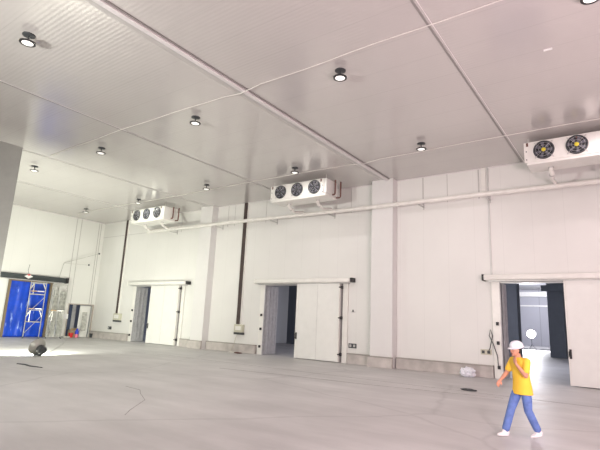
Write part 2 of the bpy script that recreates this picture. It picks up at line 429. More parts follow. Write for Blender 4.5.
# ---------------------------------------------------------------- cooling units
def cooler(loc, label, hub, group):
    root = thing('cooling_unit', loc, label, 'cooling unit', group)
    W, D, HH = 3.5, 1.05, .78
    x = W / 2
    hs = MB(); hs.box(-x + .10, x, .06, D, .04, HH - .02, .02); hs.build('housing', M['white'], root)
    fp = MB(); fp.box(-x, x - .16, 0, .06, .0, HH, .012); fp.build('fan_plate', M['white'], root)
    MB().box(x - .14, x + .005, .0, .35, .03, HH - .02, .015).build('connection_cover', M['panel'], root)
    tr = MB(); tr.box(-x + .06, x - .05, .03, D + .02, -.10, .04, .03); tr.build('drip_tray', M['white'], root)
    for k, fx in enumerate((-1.08, -.02, 1.04)):
        c = (fx, 0, .40); R_ = .335
        ring = MB(); ring.lathe(c, (0, -1, 0), [(R_ + .02, 0), (R_ + .02, .02), (R_ + .005, .065), (R_ - .02, .065), (R_ - .02, .02), (R_ - .03, .006)], 36)
        rg = ring.build('fan', M['dark'], root, True)
        v = MB(); v.lathe(c, (0, -1, 0), [(.001, .002), (R_ - .03, .002), (R_ - .03, .010), (.001, .010)], 30); v.build('fan_shade_disc', M['fanshade'], rg)  # dark disc painted as the shaded hole; the housing is not cut
        bl = MB(); nb = 7
        for j in range(nb):
            a = 2 * PI * j / nb + k * .4
            e = []
            for (r, da, dy) in ((.07, -.28, -.018), (.30, -.30, -.028), (.31, .12, -.050), (.07, .30, -.045)):
                e.append(Vector((fx + r * math.cos(a + da), dy, .40 + r * math.sin(a + da))))
            top = [bl.bm.verts.new(p) for p in e]; bot = [bl.bm.verts.new(p + Vector((0, .006, 0))) for p in e]
            bl.bm.faces.new(top); bl.bm.faces.new(bot[::-1])
            for q in range(4): bl.bm.faces.new((top[q], bot[q], bot[(q + 1) % 4], top[(q + 1) % 4]))
        bl.build('fan_blades', M['fanblade'], rg)
        hbm = MB(); hbm.lathe(c, (0, -1, 0), [(.065, .01), (.075, .055), (.05, .075), (.001, .08)], 20)
        hbm.build('hub', hub, rg, True)
        g = MB()
        for rr in (.16, .26):
            g.tube([(fx + rr * math.cos(2 * PI * t / 24), -.085, .40 + rr * math.sin(2 * PI * t / 24)) for t in range(25)], .0035, 4)
        for t in range(4):
            a = PI / 4 + t * PI / 2
            g.tube([(fx + .06 * math.cos(a), -.088, .40 + .06 * math.sin(a)), (fx + .34 * math.cos(a), -.08, .40 + .34 * math.sin(a))], .004, 5); g.tube([(fx + .33 * math.cos(a), -.07, .40 + .33 * math.sin(a)), (fx + .42 * math.cos(a), -.05, .40 + .42 * math.sin(a)), (fx + .43 * math.cos(a), 0, .40 + .43 * math.sin(a))], .011, 6)
        g.build('fan_guard', M['trim'], rg)
    # hangers: dark slotted brackets and rods up to the ceiling
    top = H - loc[2]
    for sx in (-x + .12, .0, x - .32):
        MB().box(sx - .035, sx + .035, -.012, .0, HH - .16, HH - .02).build('bracket', M['copper'], root)
    for sx in (-x + .14, x - .1):
        for sy in (.12, D - .12):
            MB().tube([(sx, sy, HH - .03), (sx, sy, top)], .012, 6).build('hanger_rod', M['trim'], root)
    # screws
    for sx in (-x + .08, x - .22):
        for z in (.1, .42): MB().lathe((sx, 0, z), (0, -1, 0), [(.022, -.002), (.022, .012)], 8).build('screw', M['dark'], root)
    # brown lagged pipes at the right end
    for (yy, zz, xo) in ((.62, .06, .12), (.98, -.02, .22)):
        q = MB(); q.tube([(x + xo, yy, HH + .02), (x + xo, yy, HH - .2), (x + xo, yy, zz + .06), (x + xo - .04, yy, zz), (x - .02, yy - .03, zz)], .038, 8)
        q.build('refrigerant_pipe', M['copper'], root, True)
    # two lagged drains down to the main pipe
    pz = 7.80 - .18 * (loc[0] + 28.6) / 35 - loc[2]; py = 20.36 - loc[1]
    for dx in (-.95, .85):
        q = MB()
        q.tube([(dx, .62, -.06), (dx, .62, -.22), (dx, .66, -.30), (dx, .85, -.36), (dx - .03, 1.02, -.40), (dx - .05, 1.1, -.44), (dx - .05, py - .1, pz + .13), (dx - .05, py, pz + .05)],
               [.075, .075, .08, .08, .075, .065, .065, .07], 12)
        q.tube([(dx, .50, -.24), (dx, .62, -.24)], [.06, .06], 10)
        dp = q.build('drain_bend', M['pipe'], root, True)
        MB().tube([(dx - .012, .78, -.335), (dx - .02, .84, -.355)], .095, 12).build('pipe_collar', M['trim'], dp, True)
        MB().tube([(dx, .62, -.10), (dx, .62, -.15)], .095, 12).build('pipe_collar', M['trim'], dp, True)
    return root
G = 'ceiling cooling units along the back wall'
cooler((-25.72, 18.15, 8.0), 'white three-fan cooling unit farthest left, near the room corner', M['dark'], G)
cooler((-13.62, 18.3, 8.10), 'white three-fan cooling unit in the middle, above the middle sliding door', M['dark'], G)
cooler((-1.28, 18.3, 8.14), 'white cooling unit at the right with yellow fan hubs, cut off by the picture edge', M['yellowhub'], G)

# ---------------------------------------------------------------- ceiling lamps
def ceiling_lamp(x, y):
    root = thing('ceiling_lamp', (x, y, H), '', 'ceiling lamp', 'round ceiling lamps')
    MB().lathe((0, 0, 0), (0, 0, -1), [(.16, 0), (.16, .02), (.12, .03), (.02, .035), (.02, .21), (.05, .22)], 16).build('ceiling_disc_stem', M['dark'], root, True)  # dark disc at the ceiling with a stem down to the housing
    MB().lathe((0, 0, 0), (0, 0, -1), [(.05, .205), (.17, .21), (.20, .22), (.20, .245), (.145, .25), (.145, .235), (.001, .235)], 32).build('housing', M['black'], root, True)
    MB().lathe((0, 0, 0), (0, 0, -1), [(.143, .230), (.143, .244), (.08, .248), (.001, .248)], 32).build('lens', M['lens'], root, True)
    return root
LAMPS = [(-12.68, 4.65, 'ceiling lamp at the upper left of the picture, nearest the camera among the left lamps'),
         (-.27, 10.42, 'ceiling lamp cut off at the top right edge of the picture'),
         (-6.47, 10.5, 'middle-row ceiling lamp right of the white channel, over the middle of the room'),
         (-12.67, 10.54, 'ceiling lamp just left of the white channel, in the middle row of lamps'),
         (-18.9, 10.6, 'middle-row ceiling lamp between the two dark ceiling joints on the left half'),
         (-24.55, 10.36, 'ceiling lamp closest to the big grey pier on the left'),
         (-6.52, 16.9, 'ceiling lamp in the back row between middle and right cooling units'),
         (-12.8, 16.92, 'ceiling lamp just in front of the middle cooling unit'),
         (-18.9, 16.94, 'ceiling lamp in the back row next to the left pilaster'),
         (-25.4, 17.17, 'ceiling lamp just in front of the left cooling unit'),
         (-31.4, 17.1, 'ceiling lamp farthest left in the back row, near the room corner')]
proto = None
for x, y, l in LAMPS:
    if proto is None: proto = c = ceiling_lamp(x, y)
    else:
        c = copy_tree(proto); c.location = (x, y, H)
    c['label'] = l

# ceiling conduits
def wavy(y0, x0, x1, amp):
    n = int((x1 - x0) / .8); out = []
    for i in range(n + 1):
        x = x0 + (x1 - x0) * i / n
        out.append((x, y0 + amp * math.sin(x * .5) + amp * .4 * math.sin(x * 1.7 + 1), H - .028))
    return out
pts = [p for p in wavy(9.83, -22.0, XR, .05)]
# the run steps down below the white channel
pts = [(x, y, (H - .11 if -9.95 < x < -9.5 else z)) for x, y, z in pts]
tag(MB((-6, 9.83, H - .04)).tube(pts, .015, 8).build('ceiling_cable', M['cable'], None, True), 'white cable across the ceiling near the front row of lamps, crossing the white channel', 'cable')
tag(MB((-14, 17.62, H - .04)).tube([(x, y, (H - .11 if -10.1 < x < -9.4 else z)) for x, y, z in wavy(17.63, -33.5, XR, .04)], .015, 8).build('ceiling_cable', M['cable'], None, True), 'white cable along the ceiling close to the cooling units', 'cable')
tag(MB((-1.35, 12.38, H - .02)).box(-1.35 - .1, -1.35 + .1, 12.38 - .02, 12.38 + .02, H - .03, H).build('cable_clip', M['signwhite']), 'tiny white clip on the pink-lit ceiling above the right cooling unit', 'clip')

# ---------------------------------------------------------------- wall trays, boxes, sockets
def tray(x, z0, w_, label):
    o = (x, YW, z0)
    root = thing('cable_tray', o, label, 'cable tray', 'brown vertical cable trays')
    MB(o).box(x - w_ / 2, x + w_ / 2, YW - .08, YW - .002, z0, H - .002, .008).build('tray_channel', M['tray'], root)
    b = MB(o)
    for s in (-1, 1): b.box(x + s * (w_ / 2 + .012) - .012, x + s * (w_ / 2 + .012) + .012, YW - .10, YW - .002, z0, H - .002)
    b.build('tray_rim', M['white'], root)
    return root
tray(-32.0, 1.93, .30, 'dark brown vertical cable tray left of the left cooling unit')
tray(-19.52, 1.61, .32, 'dark brown vertical cable tray between left pilaster and middle door')
o = MB((-5.02, YW, 4.2)).box(-5.05, -4.985, YW - .05, YW, 4.24, H).build('conduit', M['trim'])
tag(o, 'thin grey vertical conduit above the left end of the right door rail', 'conduit')
o = MB((-5.2, YW, 7.7)).box(-5.3, -5.1, YW - .05, YW, 7.75, H - .0, .01).build('conduit', M['white'])
tag(o, 'short white vertical duct between ceiling and long pipe, beside the grey conduit', 'conduit')

def control_box(x0, x1, z0, z1, label):
    o = ((x0 + x1) / 2, YW, z0)
    r = thing('control_box', o, label, 'control box', 'beige control boxes under the cable trays')
    MB(o).box(x0, x1, YW - .2, YW - .002, z0 + .12, z1, .02).build('enclosure', M['beige'], r)
    MB(o).box(x0 + .12, x1 - .12, YW - .215, YW - .2, z0 + .25, z1 - .1, .004).build('cover', M['white'], r)
    MB(o).box(x0 - .02, x1 + .02, YW - .18, YW - .002, z0, z0 + .12, .01).build('cable_gland', M['dark'], r)
    return r
control_box(-19.72, -19.05, 1.02, 1.60, 'beige control box at the foot of the cable tray left of the middle door')
control_box(-32.22, -31.40, 1.30, 1.92, 'beige control box at the foot of the cable tray in the left corner')
def socket(x, z, label, two=True, light=False):
    o = (x, YW, z); r = thing('wall_socket', o, label, 'socket', 'wall sockets above the plinth')
    MB(o).box(x - .22, x + .22, YW - .04, YW, z - .11, z + .11, .01).build('plate', M['beige'] if light else M['dark'], r)
    for s in ((-.11, .11) if two else (-.1,)):
        MB(o).box(x + s - .06, x + s + .06, YW - .06, YW - .04, z - .06, z + .06, .01).build('outlet', M['dark'] if light else M['trim'], r)
socket(-23.45, .80, 'dark double socket between left door and left pilaster')
socket(-11.74, .86, 'dark double socket between middle door and second pilaster')
socket(-32.75, .82, 'dark socket in the left corner below the control box', False)
socket(-5.35, 1.02, 'pale double socket beside the left jamb of the right door', True, True)
for x, z, l in ((-23.3, 2.48, 'small wall sensor between left door and left pilaster'), (-11.74, 2.52, 'small wall sensor right of the middle sliding door')):
    o = (x, YW, z); r = thing('wall_sensor', o, l, 'sensor', 'small wall sensors')
    MB(o).box(x - .12, x + .12, YW - .05, YW, z - .02, z + .02, .005).build('base', M['trim'], r)
    MB(o).lathe((x, YW - .05, z + .05), (0, 0, 1), [(.05, -.04), (.03, .03), (.005, .08)], 12).build('probe', M['dark'], r)
# hanging flex near the right jamb + cable under the control box
tag(MB((-5.1, 20.9, 1)).tube([(-5.22, 20.86, 1.05), (-5.15, 20.84, 1.2), (-5.02, 20.80, 1.7), (-5.10, 20.80, 1.95), (-5.16, 20.82, 1.7), (-5.0, 20.80, 1.35), (-4.86, 20.80, .9), (-4.84, 20.80, .5)], .018, 6).build('flex', M['dark'], None, True), 'dark loose flex looping by the left jamb of the right door', 'cable')
tag(MB((-19.5, 20.7, 0)).tube([(-19.45, 20.84, 1.02), (-19.5, 20.78, .8), (-19.6, 20.76, .4), (-19.8, 20.72, .05), (-19.5, 20.6, .015), (-18.9, 20.55, .015)], .014, 6).build('flex', M['beige'], None, True), 'thin pale flex hanging from the control box left of the middle door', 'cable')
tag(MB((-23.8, 20.7, 0)).tube([(-23.45, 20.76, .7), (-23.5, 20.74, .52), (-23.8, 20.72, .2), (-23.9, 20.68, .02)], .012, 6).build('flex', M['trim'], None, True), 'thin flex below the socket beside the left pilaster', 'cable')

# ---------------------------------------------------------------- left doorway: rail, tarpaulin, sign
MBo = (XL, 13, 4)
r = thing('door_rail', (XL, 16, 4.0), 'long dark grey door rail above the blue tarpaulin on the left wall', 'door rail')
o_ = (XL, 16, 4.0)
MB(o_).box(XL, XL + .38, 9.0, 18.25, 3.98, 4.34, .05).build('rail_housing', M['rail'], r, True)
MB(o_).box(XL, XL + .45, 18.25, 18.42, 3.96, 4.36, .04).build('end_cap', M['black'], r, True)
MB(o_).box(XL, XL + .30, 9.0, 18.0, 3.92, 3.98).build('rail_lip', M['trim'], r)
# tarpaulin: wavy sheet
def sheet(y0, y1, z0, z1, x, amp, ny=60, nz=30):
    mb = MB((x, y0, z0)); g = []
    for j in range(nz + 1):
        row = []
        for i in range(ny + 1):
            u = i / ny; v = j / nz
            xx = amp * (math.sin(u * 19 + v * 3) + .6 * math.sin(u * 41 - v * 5) + .4 * math.sin(v * 23 + u * 9))
            row.append(mb.bm.verts.new(Vector((xx, (y1 - y0) * u, (z1 - z0) * v))))
        g.append(row)
    for j in range(nz):
        for i in range(ny):
            mb.bm.faces.new((g[j][i], g[j][i + 1], g[j + 1][i + 1], g[j + 1][i]))
    return mb
o = sheet(14.62, 17.30, .02, 3.92, XL - .10, .018).build('tarpaulin', M['tarp'], None, True)
sm = o.modifiers.new('thick', 'SOLIDIFY'); sm.thickness = .006
tag(o, 'bright blue tarpaulin hung across the doorway on the left wall', 'tarpaulin')
r = MB((XL, 14.5, 0)).box(XL - .05, XL + .06, 14.42, 14.60, 0, 3.95, .01).build('trim_jamb', M['brownjamb']); r['kind'] = 'structure'
r = MB((XL, 17.3, 0)).box(XL - .05, XL + .06, 17.30, 17.50, 0, 3.95, .01).build('trim_jamb', M['brownjamb']); r['kind'] = 'structure'
r = MB((XL, 14.5, 3.9)).box(XL - .05, XL + .05, 14.5, 17.4, 3.84, 3.95, .01).build('trim_lintel', M['brownjamb']); r['kind'] = 'structure'
o = MB((XL + .28, 12.3, 0)).box(XL + .2, XL + .32, 9.6, 14.2, .04, 3.92, .012).build('sliding_panel', M['panel'])
tag(o, 'white sliding door panel left of the blue tarpaulin', 'door panel')
# small red and white diamond sign on the rail
o_ = (XL + .40, 15.5, 4.2); r = thing('hanging_sign', o_, 'small red and white diamond sign hanging on the dark rail', 'sign')
s = MB(o_); s.obox((XL + .42, 15.5, 4.19), (.02, .42, .42), Matrix.Rotation(PI / 4, 3, 'X') , .004)
for v in s.bm.verts: v.co.z *= .55
s.build('sign_plate', M['signwhite'], r)
s = MB(o_); s.obox((XL + .435, 15.5, 4.30), (.012, .18, .18), Matrix.Rotation(PI / 4, 3, 'X'))
for v in s.bm.verts: v.co.z = .10 + (v.co.z - .10) * .5
s.build('sign_mark', M['red'], r)
MB(o_).tube([(XL + .42, 15.5, 4.35), (XL + .38, 15.42, 4.6), (XL + .25, 15.5, 4.85), (XL + .05, 15.62, 5.05), (XL, 15.62, 5.05)], .012, 6).build('hook_wire', M['dark'], r)

# thin boom bracket above the rail
o_ = (XL, 18.0, 4.4); r = thing('wall_boom', o_, 'thin metal boom with two straight arms fixed above the rail end', 'bracket')
MB(o_).tube([(XL + .02, 17.85, 4.35), (XL + .25, 17.92, 5.4), (XL + .30, 18.0, 5.55)], .022, 6).build('upright', M['galv'], r)
MB(o_).tube([(XL + .3, 17.98, 5.50), (XL + 1.1, 20.15, 6.45)], .022, 6).build('upper_arm', M['galv'], r)
MB(o_).tube([(XL + .3, 17.98, 5.45), (XL + .8, 19.6, 5.50)], .014, 6).build('lower_arm', M['galv'], r)
MB(o_).lathe((XL + 1.1, 20.15, 6.45), (0, 0, 1), [(.02, -.07), (.06, -.05), (.06, .05), (.02, .07)], 10).build('arm_knob', M['dark'], r)
MB(o_).lathe((XL + .8, 19.6, 5.50), (0, 0, 1), [(.02, -.07), (.06, -.05), (.06, .05), (.02, .07)], 10).build('arm_knob', M['dark'], r)

# ---------------------------------------------------------------- scaffolds
def scaffold(y0, y1, xf, xb, label, planks, htop):
    o_ = (xf, (y0 + y1) / 2, 0); r = thing('scaffold_tower', o_, label, 'scaffold', 'scaffold towers by the left wall')
    R_ = .022
    r.rotation_euler = (0, 0, -.44)
    for x in (xf, xb):
        for lev in (0, 1):
            z0 = .06 + lev * htop / 2; z1 = z0 + htop / 2
            fm = MB(o_)
            for y in (y0, y1): fm.tube([(x, y, z0), (x, y, z1)], R_, 8)
            fm.tube([(x, y0, z1 - .06), (x, y1, z1 - .06)], R_, 8)
            fm.tube([(x, y0, z0 + (z1 - z0) * .55), (x, y1, z0 + (z1 - z0) * .55)], R_, 8)
            yi0, yi1 = y0 + .2, y1 - .2
            fm.tube([(x, y0, z1 - .5), (x, yi0, z1 - .06)], R_ * .8, 6); fm.tube([(x, y1, z1 - .5), (x, yi1, z1 - .06)], R_ * .8, 6)
            fm.tube([(x, yi0, z0 + (z1 - z0) * .55), (x, yi0, z1 - .06)], R_ * .8, 6)
            fm.build('frame', M['galv'], r, True)
    for y in (y0, y1):
        for lev in (0, 1):
            z0 = .25 + lev * htop / 2; z1 = z0 + htop / 2 - .5
            MB(o_).tube([(xf, y, z0), (xb, y, z1)], .016, 6).build('cross_brace', M['galv'], r)
    MB(o_).tube([(xf, y0, htop * .42), (xf, y1 + .02, htop * .75)], .018, 6).build('diagonal_brace', M['galv'], r)
    MB(o_).tube([(xf, y0, htop * .08), (xf, y1 + .02, htop * .42)], .018, 6).build('diagonal_brace', M['galv'], r)
    for z in planks:
        MB(o_).box(xb, xf, y0 + .08, y0 + .42, z, z + .05, .006).build('plank', M['wood'], r)
        MB(o_).box(xb, xf, y0 + .45, y1 - .06, z, z + .05, .006).build('plank', M['galv'], r)
    for x in (xf, xb):
        for y in (y0, y1):
            MB(o_).lathe((x, y, 0), (0, 0, 1), [(.06, 0), (.06, .015), (.03, .03), (.02, .08)], 10).build('foot_plate', M['dark'], r)
    return r
scaffold(15.20, 16.14, -33.5, -34.75, 'bare steel scaffold tower standing in front of the blue tarpaulin', (1.95, 3.15), 3.75)
scaffold(16.72, 17.66, -33.5, -34.75, 'steel scaffold tower right of the tarpaulin, with pale plastic sheets in it', (1.9,), 3.75)
for i, (y0, y1, z0, z1, x, l) in enumerate(((17.05, 17.38, .1, 3.6, -34.05, 'crumpled pale plastic sheet hanging left in the right scaffold tower'),
                              (17.55, 17.95, .1, 3.3, -34.10, 'crumpled pale plastic sheet hanging right in the right scaffold tower'))):
    o = sheet(y0, y1, z0, z1, x, .045, 20, 40).build('plastic_sheet', M['greybag'], None, True)
    o.modifiers.new('thick', 'SOLIDIFY').thickness = .008
    tag(o, l, 'plastic sheet', 'pale plastic sheets on the scaffold')
o = MB((-34.3, 18.4, 0)).obox((-35.06, 18.62, 1.25), (.05, .26, 2.5), Matrix.Rotation(.05, 3, 'Y'), .01).build('leaning_board', M['white'])
tag(o, 'narrow white board leaning on the wall left of the low passage opening', 'board')
o = MB((-35.1, 18.55, 1.4)).box(-34.95, -34.89, 18.42, 18.80, 1.35, 1.72, .01).build('paper_notice', M['signwhite'])
tag(o, 'small white notice board beside the low passage opening', 'notice')

# ---------------------------------------------------------------- low passage contents
XP = XL - .35
o = MB((XP, 19.1, 0)).box(XP - .05, XP, 18.95, 19.42, .02, 2.5, .01).build('door_leaf', M['navy']); tag(o, 'dark navy door leaf standing in the low passage opening', 'door leaf')
o = MB((XP - .2, 19.7, 0)).box(XP - .30, XP - .24, 19.40, 19.85, .5, 2.5, .01).build('grey_panel', M['curtain']); tag(o, 'grey sheet panel hanging in the low passage opening', 'panel')
o = MB((XL - .2, 20.2, 0)).obox((XL - .12, 20.30, 1.2), (.06, .85, 2.4), Matrix.Rotation(.04, 3, 'Y'), .01).build('white_board', M['panel']); tag(o, 'tall white board leaning at the right of the low passage opening', 'board')
o = sheet(20.05, 20.45, .5, 1.9, XL + .05, .02, 16, 24).build('plastic_sheet', M['greybag'], None, True); o.modifiers.new('thick', 'SOLIDIFY').thickness = .01
tag(o, 'crumpled plastic sheet hanging on the white board in the low passage', 'plastic sheet')
cb = thing('cardboard_box', (XL + .1, 19.5, 0), 'brown cardboard box in the low passage opening', 'box')
MB((XL + .1, 19.5, 0)).box(XL - .2, XL + .2, 19.22, 19.74, .0, .55, .01).build('carton', M['card'], cb)
MB((XL + .1, 19.5, 0)).obox((XL + .24, 19.45, .60), (.02, .5, .16), Matrix.Rotation(.7, 3, 'Y')).build('flap', M['card'], cb)
b = thing('bucket', (XL + .5, 19.10, 0), 'red plastic bucket on the floor by the low passage opening', 'bucket')
MB().lathe((0, 0, 0), (0, 0, 1), [(.12, 0), (.17, .30), (.185, .31), (.185, .33), (.165, .33), (.115, .02)], 20).build('pail', M['red'], b, True)
MB().tube([(0, .18, .31), (0, .19, .40), (0, .1, .47), (0, -.1, .47), (0, -.19, .40), (0, -.18, .31)], .008, 6).build('bail', M['galv'], b)
b = thing('plastic_jug', (XL + .5, 19.55, 0), 'blue jug with pink base standing right of the red bucket', 'jug')
MB().lathe((0, 0, 0), (0, 0, 1), [(.11, 0), (.13, .02), (.13, .26)], 16).build('jug_base', M['pink'], b, True)
MB().lathe((0, 0, 0), (0, 0, 1), [(.13, .26), (.13, .45), (.09, .55), (.05, .6), (.05, .66), (.001, .66)], 16).build('jug_body', M['blue'], b, True)
MB().tube([(0, .12, .45), (0, .18, .5), (0, .16, .6), (0, .05, .62)], .015, 6).build('jug_handle', M['blue'], b)
b = thing('bucket', (XL + .45, 20.78, 0), 'dark bucket on the floor in the room corner', 'bucket')
MB().lathe((0, 0, 0), (0, 0, 1), [(.11, 0), (.16, .30), (.17, .31), (.15, .31), (.11, .02)], 20).build('pail', M['dark'], b, True)
MB().tube([(0, .16, .30), (0, .12, .42), (0, -.12, .42), (0, -.16, .30)], .008, 6).build('bail', M['galv'], b)
tag(MB((XL + .6, 18.9, 0)).box(XL + .4, XL + .9, 18.40, 18.85, 0, .10, .02).build('rolled_sack', M['greybag']), 'flat pale sack on the floor left of the red bucket', 'sack')

# ---------------------------------------------------------------- floodlight lying on the floor
FL = Vector((-20.85, 10.15, 0))
ax = Vector((-.93, -.08, .34)).normalized()       # towards the open reflector mouth
r = thing('floodlight', FL, 'round high-bay floodlight lying on the floor, shining to the left', 'floodlight')
c = Vector((0, 0, .34))
MB().lathe(c, ax, [(.12, -.10), (.18, -.08), (.28, .0), (.345, .10), (.36, .12), (.34, .12), (.27, .02), (.17, -.06), (.001, -.065)], 40).build('reflector', base_mat('reflector_grey', (.38, .38, .34), .4, metal=.4), r, True)
MB().lathe(c, ax, [(.001, -.055), (.15, -.055), (.15, -.04), (.001, -.04)], 24).build('lamp_lens', M['flood'], r)
hs = MB(); hs.lathe(c, ax, [(.09, -.36), (.17, -.34), (.17, -.12), (.12, -.10)], 20)
hsink = hs.build('heat_sink', M['dark'], r, True)
fn = MB()
for k in range(16):
    a = 2 * PI * k / 16
    u = ax.cross(Vector((0, 0, 1))).normalized(); w_ = ax.cross(u)
    d = u * math.cos(a) + w_ * math.sin(a)
    fn.tube([c + d * .155 - ax * .36, c + d * .19 - ax * .34, c + d * .19 - ax * .14, c + d * .155 - ax * .12], .008, 5)
fn.build('cooling_fins', M['dark'], hsink)
MB().tube([c - ax * .4, c - ax * .47, c - ax * .5 + Vector((0, 0, .05)), c - ax * .45 + Vector((0, 0, .09))], .018, 8).build('hook', M['dark'], r, True)
# chocks that keep it from rolling
MB().box(-.30, .18, -.05, .10, 0, .07, .01).build('stand', M['dark'], r)
tag(MB((-22.6, 12, 0)).tube([(-20.45, 10.22, .03), (-21.2, 10.7, .015), (-22.6, 11.56, .015), (-24.5, 12.8, .015), (-27, 14.4, .015), (-29.7, 16.0, .015), (-31.5, 16.9, .015)], .012, 6).build('power_cable', M['trim'], None, True),
    'thin cable on the floor from the floodlight towards the scaffold', 'cable')
# thin kinked stain-like strap on the floor
tag(MB((-17.3, 8.2, 0)).tube([(-18.05, 8.12, .012), (-17.6, 8.2, .012), (-17.1, 8.12, .012), (-16.5, 8.26, .012)], [.015, .035, .03, .012], 6).build('strap', M['dark'], None, True), 'dark strap lying flat on the floor in front of the floodlight', 'strap')

# floor debris
def crumple(c, s, name, mat, label, cat, seed):
    rnd = random.Random(seed); mb = MB(c)
    bmesh.ops.create_icosphere(mb.bm, subdivisions=3, radius=1)
    for v in mb.bm.verts:
        k = 1 + rnd.uniform(-.22, .22)
        v.co = Vector((v.co.x * s[0] * k, v.co.y * s[1] * k, max(0, (v.co.z * k * .5 + .42)) * s[2]))
    o = mb.build(name, mat); tag(o, label, cat); return o
crumple((-5.95, 20.38, 0), (.30, .26, .42), 'plastic_bag', M['hat'], 'crumpled white plastic bag on the floor against the plinth', 'bag', 3)
crumple((-4.6, 15.85, 0), (.24, .09, .07), 'cloth_scrap', M['dark'], 'dark scrap lying on the floor left of the person', 'scrap', 5)
for x, y, s, l in ((-18.7, 20.2, .16, 'small brown scrap on the floor nearest the middle door, left of its jamb'), (-19.3, 20.25, .12, 'small pale scrap on the floor below the control box')):
    crumple((x, y, 0), (s * 1.8, s, s * .5), 'floor_scrap', M['copper'] if s > .14 else M['white'], l, 'scrap', int(s * 100))

# hall: lit floodlight on a stand, far behind the right door
o_ = Vector((-10.25, 60, 0)); r = thing('floodlight', o_, 'glaring floodlight on a stand deep inside the room behind the right door', 'floodlight')
MB().lathe((0, 0, 1.75), (.15, -1, .0), [(.001, -.12), (.30, -.12), (.50, .0), (.50, .05), (.47, .05), (.47, .02), (.001, .02)], 28).build('lamp_head', M['dark'], r)
MB().lathe((0, 0, 1.75), (.15, -1, .0), [(.001, .03), (.46, .03), (.46, .045), (.001, .045)], 28).build('lamp_lens', M['flood'], r)
MB().tube([(0, .05, 1.6), (0, .05, .5)], .03, 8).build('pole', M['dark'], r)
for k in range(3):
    a = 2 * PI * k / 3
    MB().tube([(0, .05, .6), (.5 * math.cos(a), .05 + .5 * math.sin(a), .02)], .02, 6).build('leg', M['dark'], r)

# ---------------------------------------------------------------- the person
def eval_mesh(o):
    dg = bpy.context.evaluated_depsgraph_get(); return bpy.data.meshes.new_from_object(o.evaluated_get(dg))
def capsule_chain(bm, pts):
    """Tapered rounded limb through (point, radius) pairs; closed pieces fused by the remesh."""
    for i in range(len(pts) - 1):
        (a, ra), (b, rb) = pts[i], pts[i + 1]
        a, b = Vector(a), Vector(b); t = (b - a).normalized()
        u = t.cross(Vector((0, 0, 1)) if abs(t.z) < .9 else Vector((1, 0, 0))).normalized(); w = t.cross(u)
        prof = [(ra * math.cos(q), -ra * math.sin(q)) for q in (1.45, 1.1, .7, .35)] + [(ra, 0), (rb, (b - a).length)] + [(rb * math.cos(q), (b - a).length + rb * math.sin(q)) for q in (.35, .7, 1.1, 1.45)]
        n = 20; rings = []
        for r, d in prof: rings.append([bm.verts.new(a + t * d + (u * math.cos(2 * PI * k / n) + w * math.sin(2 * PI * k / n)) * r) for k in range(n)])
        for p in range(len(rings) - 1):
            for k in range(n): bm.faces.new((rings[p][k], rings[p][(k + 1) % n], rings[p + 1][(k + 1) % n], rings[p + 1][k]))
        bm.faces.new(rings[0][::-1]); bm.faces.new(rings[-1])
def loft(bm, secs, n=28):
    """secs: (centre, half depth along x, half width along y)."""
    rings = []
    for c, rx, ry in secs: rings.append([bm.verts.new((c[0] + rx * math.cos(2 * PI * k / n), c[1] + ry * math.copysign(abs(math.sin(2 * PI * k / n)) ** .85, math.sin(2 * PI * k / n)), c[2])) for k in range(n)])
    for p in range(len(rings) - 1):
        for k in range(n): bm.faces.new((rings[p][k], rings[p][(k + 1) % n], rings[p + 1][(k + 1) % n], rings[p + 1][k]))
    bm.faces.new(rings[0][::-1]); bm.faces.new(rings[-1])
def to_bm(bm, me): bm.from_mesh(me); bpy.data.meshes.remove(me)
def remesh(bm, name, mat, voxel, parent, smooth_it=4):
    bmesh.ops.recalc_face_normals(bm, faces=bm.faces)
    me = bpy.data.meshes.new(name); bm.to_mesh(me); bm.free()
    o = bpy.data.objects.new(name, me); col.objects.link(o)
    rm = o.modifiers.new('rm', 'REMESH'); rm.mode = 'VOXEL'; rm.voxel_size = voxel; rm.use_smooth_shade = True
    sm = o.modifiers.new('sm', 'SMOOTH'); sm.factor = .5; sm.iterations = smooth_it
    bpy.context.view_layer.update()
    m2 = eval_mesh(o); bpy.data.objects.remove(o)
    for p in m2.polygons: p.use_smooth = True
    m2.materials.clear(); m2.materials.append(mat)
    q = bpy.data.objects.new(name, m2); col.objects.link(q); q.parent = parent
    return q
def ell(bm, c, s, rot=None, sub=3):
    r = bmesh.ops.create_icosphere(bm, subdivisions=sub, radius=1)
    mt = Matrix.Translation(c) @ (rot.to_4x4() if rot else Matrix.Identity(4)) @ Matrix.Diagonal((*s, 1))
    bmesh.ops.transform(bm, matrix=mt, verts=r['verts'])

PL = Vector((-1.925, 10.0, 0))
P = thing('person', PL, 'person in yellow shirt, blue jeans and white helmet walking left, hand at mouth', 'person')
fa = math.atan2(-.589, -.808) + .30
P.rotation_euler = (0, 0, fa)
